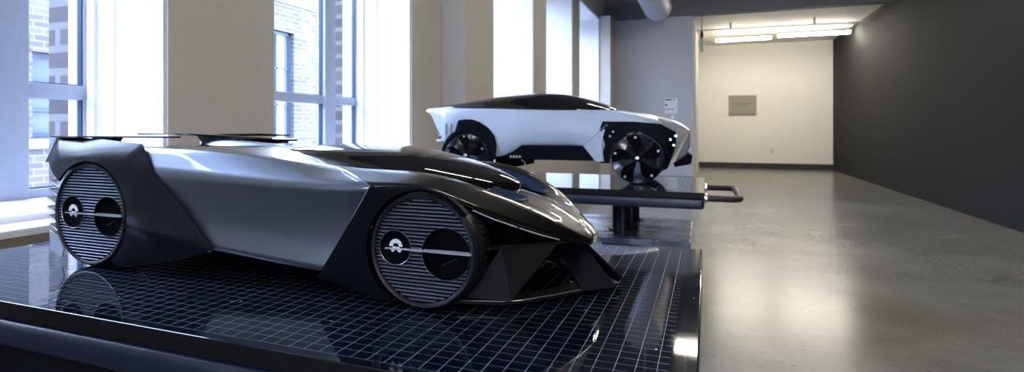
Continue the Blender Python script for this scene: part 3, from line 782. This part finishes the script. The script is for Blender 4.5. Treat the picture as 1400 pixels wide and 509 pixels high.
xs = [-1.665, -1.62, -1.56, -1.52, -1.493, -1.485, -1.46, -1.42, -1.38, -1.34, -1.30, -1.26, -1.22, -1.195, -1.187, -1.15, -1.10, -.99, -.90, -.80, -.70, -.64, -.56, -.50, -.495, -.46, -.42, -.38, -.346, -.31, -.27, -.23, -.205, -.19, -.15, -.12, -.085]
st2 = []
for x in xs:
    zt, wt = top(x); zb = zbot(x)
    if x > -.12: zb = .20
    zb = min(zb, zt - .02)
    wmax = .262 if -1.5 < x < -.25 else (.235 if x <= -1.5 else .262 - (x + .25)*1.15)
    wmax = max(wt, wmax) if x > -1.6 else wt + .004
    zm = zb + (zt - zb)*.55
    st2.append((x, [(0, zt + .012), (wt*.5, zt + .010), (wt, zt), ((wt + wmax)/2, zt - .012), (wmax, zm), (wmax - .004, zb + .01), (wmax - .012, zb), (wmax - .07, zb), (0, zb)]))
body_loft('body_shell', car2, X2, st2, M['pearl'], {2: .6, 6: .9, 7: .9, 4: .2}, 1)
g2 = []
for x, hw, zb, zt in [(-1.655,.12,.437,.444),(-1.56,.19,.434,.455),(-1.45,.222,.433,.470),(-1.30,.232,.430,.492),(-1.13,.236,.424,.516),(-.98,.236,.417,.527),(-.85,.234,.412,.526),(-.71,.228,.409,.503),(-.60,.21,.408,.470),(-.52,.17,.406,.438),(-.455,.09,.402,.410)]:
    pr_ = [(hw*(math.sin(PI/2*i/6)**.62)*(.80 + .20*(i/6)), zb + (zt - zb)*math.cos(PI/2*i/6)**.75) for i in range(7)]; pr_.append((hw, zb - .015)); g2.append((x, pr_))
body_loft('canopy', car2, X2, g2, M['gloss'], {6: .8}, 2)
for s in (1, -1):
    # black sills with lettering
    sl = obj('sill', [V2(-1.10, s*.268, .122), V2(-.992, s*.268, .207), V2(-.636, s*.268, .207), V2(-.562, s*.268, .122), V2(-1.10, s*.19, .122), V2(-.992, s*.20, .207), V2(-.636, s*.20, .207), V2(-.562, s*.19, .122)],
        [(0,1,2,3),(7,6,5,4),(0,4,5,1),(1,5,6,2),(2,6,7,3),(3,7,4,0)], M['panel'], car2)
    lm = Mesh()
    for i in range(4):
        x = -1.062 + i*.018
        lm.box(x - X2, x + .012 - X2, *sorted((-s*.2685, -s*.270)), .132, .135); lm.box(x - X2, x + .012 - X2, *sorted((-s*.2685, -s*.270)), .1405, .1435); lm.box(x - X2, x + .004 - X2, *sorted((-s*.2685, -s*.270)), .132, .1435)
        if i in (1, 3): lm.box(x + .009 - X2, x + .012 - X2, *sorted((-s*.2685, -s*.270)), .132, .1435)
    lm.build('sill_lettering', M['white'], sl)
    # arches
    ring_panel('rear_arch', car2, X2, -1.34, .139, .146, [(-1.34 + .166*math.cos(R(q)), .139 + .166*math.sin(R(q)), .266) for q in range(205, 112, -8)] + [(-1.392,.355,.268), (-1.35,.362,.270), (-1.30,.360,.270), (-1.255,.345,.270), (-1.20,.310,.270), (-1.160,.26,.270), (-1.145,.20,.270), (-1.155,.118,.270), (-1.20,.108,.27)], -12, 204, .272, M['panel'], s, nr=4, solid=.02)
    ring_panel('front_arch', car2, X2, -.346, .139, .146, [(-.545,.110,.268), (-.515,.215,.268), (-.545,.300,.266), (-.530,.345,.264), (-.36,.343,.262), (-.226,.330,.250), (-.150,.285,.225), (-.150,.215,.215), (-.185,.105,.235), (-.23,.09,.25)], -20, 191, .272, M['panel'], s, nr=4, solid=.02)
    # arrow shaped door corner
    obj('door_panel', [V2(-.636, s*.270, .207), V2(-.515, s*.272, .305), V2(-.535, s*.272, .225), V2(-.522, s*.272, .120), V2(-.568, s*.271, .120)], [(0,1,2,3,4)], M['pearl'], car2, solid=.006)
    # nose frame
    obj('nose_blade', [V2(-.235, s*.215, .362), V2(-.085, s*.085, .290), V2(-.160, s*.205, .120), V2(-.180, s*.212, .120), V2(-.118, s*.12, .275), V2(-.245, s*.218, .345)], [(0,1,4,5),(1,2,3,4)], M['cream'], car2, solid=.006)
    ns = obj('headlight', [V2(-.225, s*.212, .345), V2(-.12, s*.12, .278), V2(-.175, s*.205, .150)], [(0,1,2)], M['pearl'], car2, solid=.004)
    obj('front_winglet', [V2(-.165, s*.20, .118), V2(-.105, s*.10, .165), V2(-.085, s*.06, .150), V2(-.09, s*.08, .105), V2(-.16, s*.20, .095)], [(0,1,2,3,4)], M['gloss'], car2, solid=.012)
    Mesh().cyl(V2(-.508, s*.266, .322), V2(-.508, s*.273, .322), .011, 14).build('fender_bolt', M['blade'], car2)
    for (bx, bz) in ((-.472, .288), (-.488, .262), (-.178, .245), (-.160, .215), (-.150, .265)):
        Mesh().cyl(V2(bx, s*.255, bz), V2(bx, s*.276 if bx < -.3 else s*.245, bz), .007, 10).build('stud', M['chrome'], car2)
    Mesh().tube([V2(-.636, s*.2685, .207), V2(-.515, s*.2685, .318)], .002, 6).build('door_seam', M['blade'], car2)
    # rear brackets
    Mesh().cyl(V2(-1.505, s*.24, .262), V2(-1.535, s*.24, .262), .007, 10).cyl(V2(-1.505, s*.24, .225), V2(-1.545, s*.24, .225), .012, 12).build('tail_bracket', M['pearl'], car2)
    for x in (-1.44, -1.475): Mesh().box(x - X2, x + .004 - X2, *sorted((-s*.262, -s*.268)), .265, .335).build('shut_line', M['blade'], car2)
Mesh().box(-1.14 - X2, -1.03 - X2, -.2, .2, .075, .125).build('battery_box', M['cavity'], car2, bevel=.006)
Mesh().box(-1.15 - X2, -.54 - X2, -.19, .19, .118, .135).build('underbody', M['cavity'], car2)
Mesh().box(-1.47 - X2, -1.20 - X2, -.13, .13, .07, .24).build('rear_chassis', M['cavity'], car2, bevel=.02)
Mesh().box(-.50 - X2, -.20 - X2, -.13, .13, .07, .24).build('front_chassis', M['cavity'], car2, bevel=.02)
Mesh().tube([V2(-1.012, .20, .12), V2(-.99, .20, .10), V2(-.985, .20, .06), V2(-1.0, .20, .03), V2(-1.02, .20, .006)], .005, 8).build('support_strut', M['cream'], car2, smooth=60)
Mesh().box(-1.165 - X2, -1.155 - X2, -.262, -.252, .001, .12).build('support_post', M['chrome'], car2)
def turbine_wheel(parent, loc, RT, width):
    o = Mesh().lathe_y([(RT*.97, .012), (RT*.90, .006), (.02, .012), (.0001, .012), (.0001, .03), (RT*.97, .03)], 64).build('wheel', M['cavity'], parent, loc=loc, smooth=40)
    Mesh().lathe_y([(RT*.95, .008), (RT*.99, .010), (RT, .018), (RT, width - .012), (RT*.96, width), (RT*.6, width), (RT*.6, .032), (RT*.95, .030)], 80).build('tyre', M['rubber'], o, smooth=50)
    for k in range(5):
        a0 = 2*PI*k/5 + R(98); v = []; f = []; N = 8; n = 7
        for i in range(N + 1):
            t = i/N; r = RT*(.13 + .83*t)
            for j in range(n):
                u = j/(n-1); a = a0 - R(10) - R(54)*u - R(18)*math.sin(t*PI)*(1 - u)
                yy = .013 - .030*(1 - u)**1.1*(.25 + .75*math.sin(min(1, t*1.15)*PI*.55))
                v.append((r*math.cos(a), yy, r*math.sin(a)))
        f = [(i*n+j, i*n+j+1, (i+1)*n+j+1, (i+1)*n+j) for i in range(N) for j in range(n-1)]
        b = obj('turbine_blade', v, f, M['blade'], o, smooth=60, solid=.004)
        a = a0 - R(4); p = Vector((RT*.85*math.cos(a), 0, RT*.85*math.sin(a)))
        Mesh().cyl(p + Vector((0, .010, 0)), p + Vector((0, -.012, 0)), .0065, 10).build('pin', M['slat'], o, smooth=40)
    Mesh().lathe_y([(.0001, -.012), (.011, -.011), (.013, -.004), (.013, .012), (.0001, .012)], 24).build('hub_cap', M['chrome'], o, smooth=40)
    return o
t1 = turbine_wheel(car2, V2(-.346, .272, .1385), .1385, .09)
t2 = copy_tree(t1, car2); t2.location = V2(-1.34, .272, .1385)
for w_ in (t1, t2):
    c = copy_tree(w_, car2); c.location.y = -w_.location.y; c.rotation_euler = (0, 0, PI)
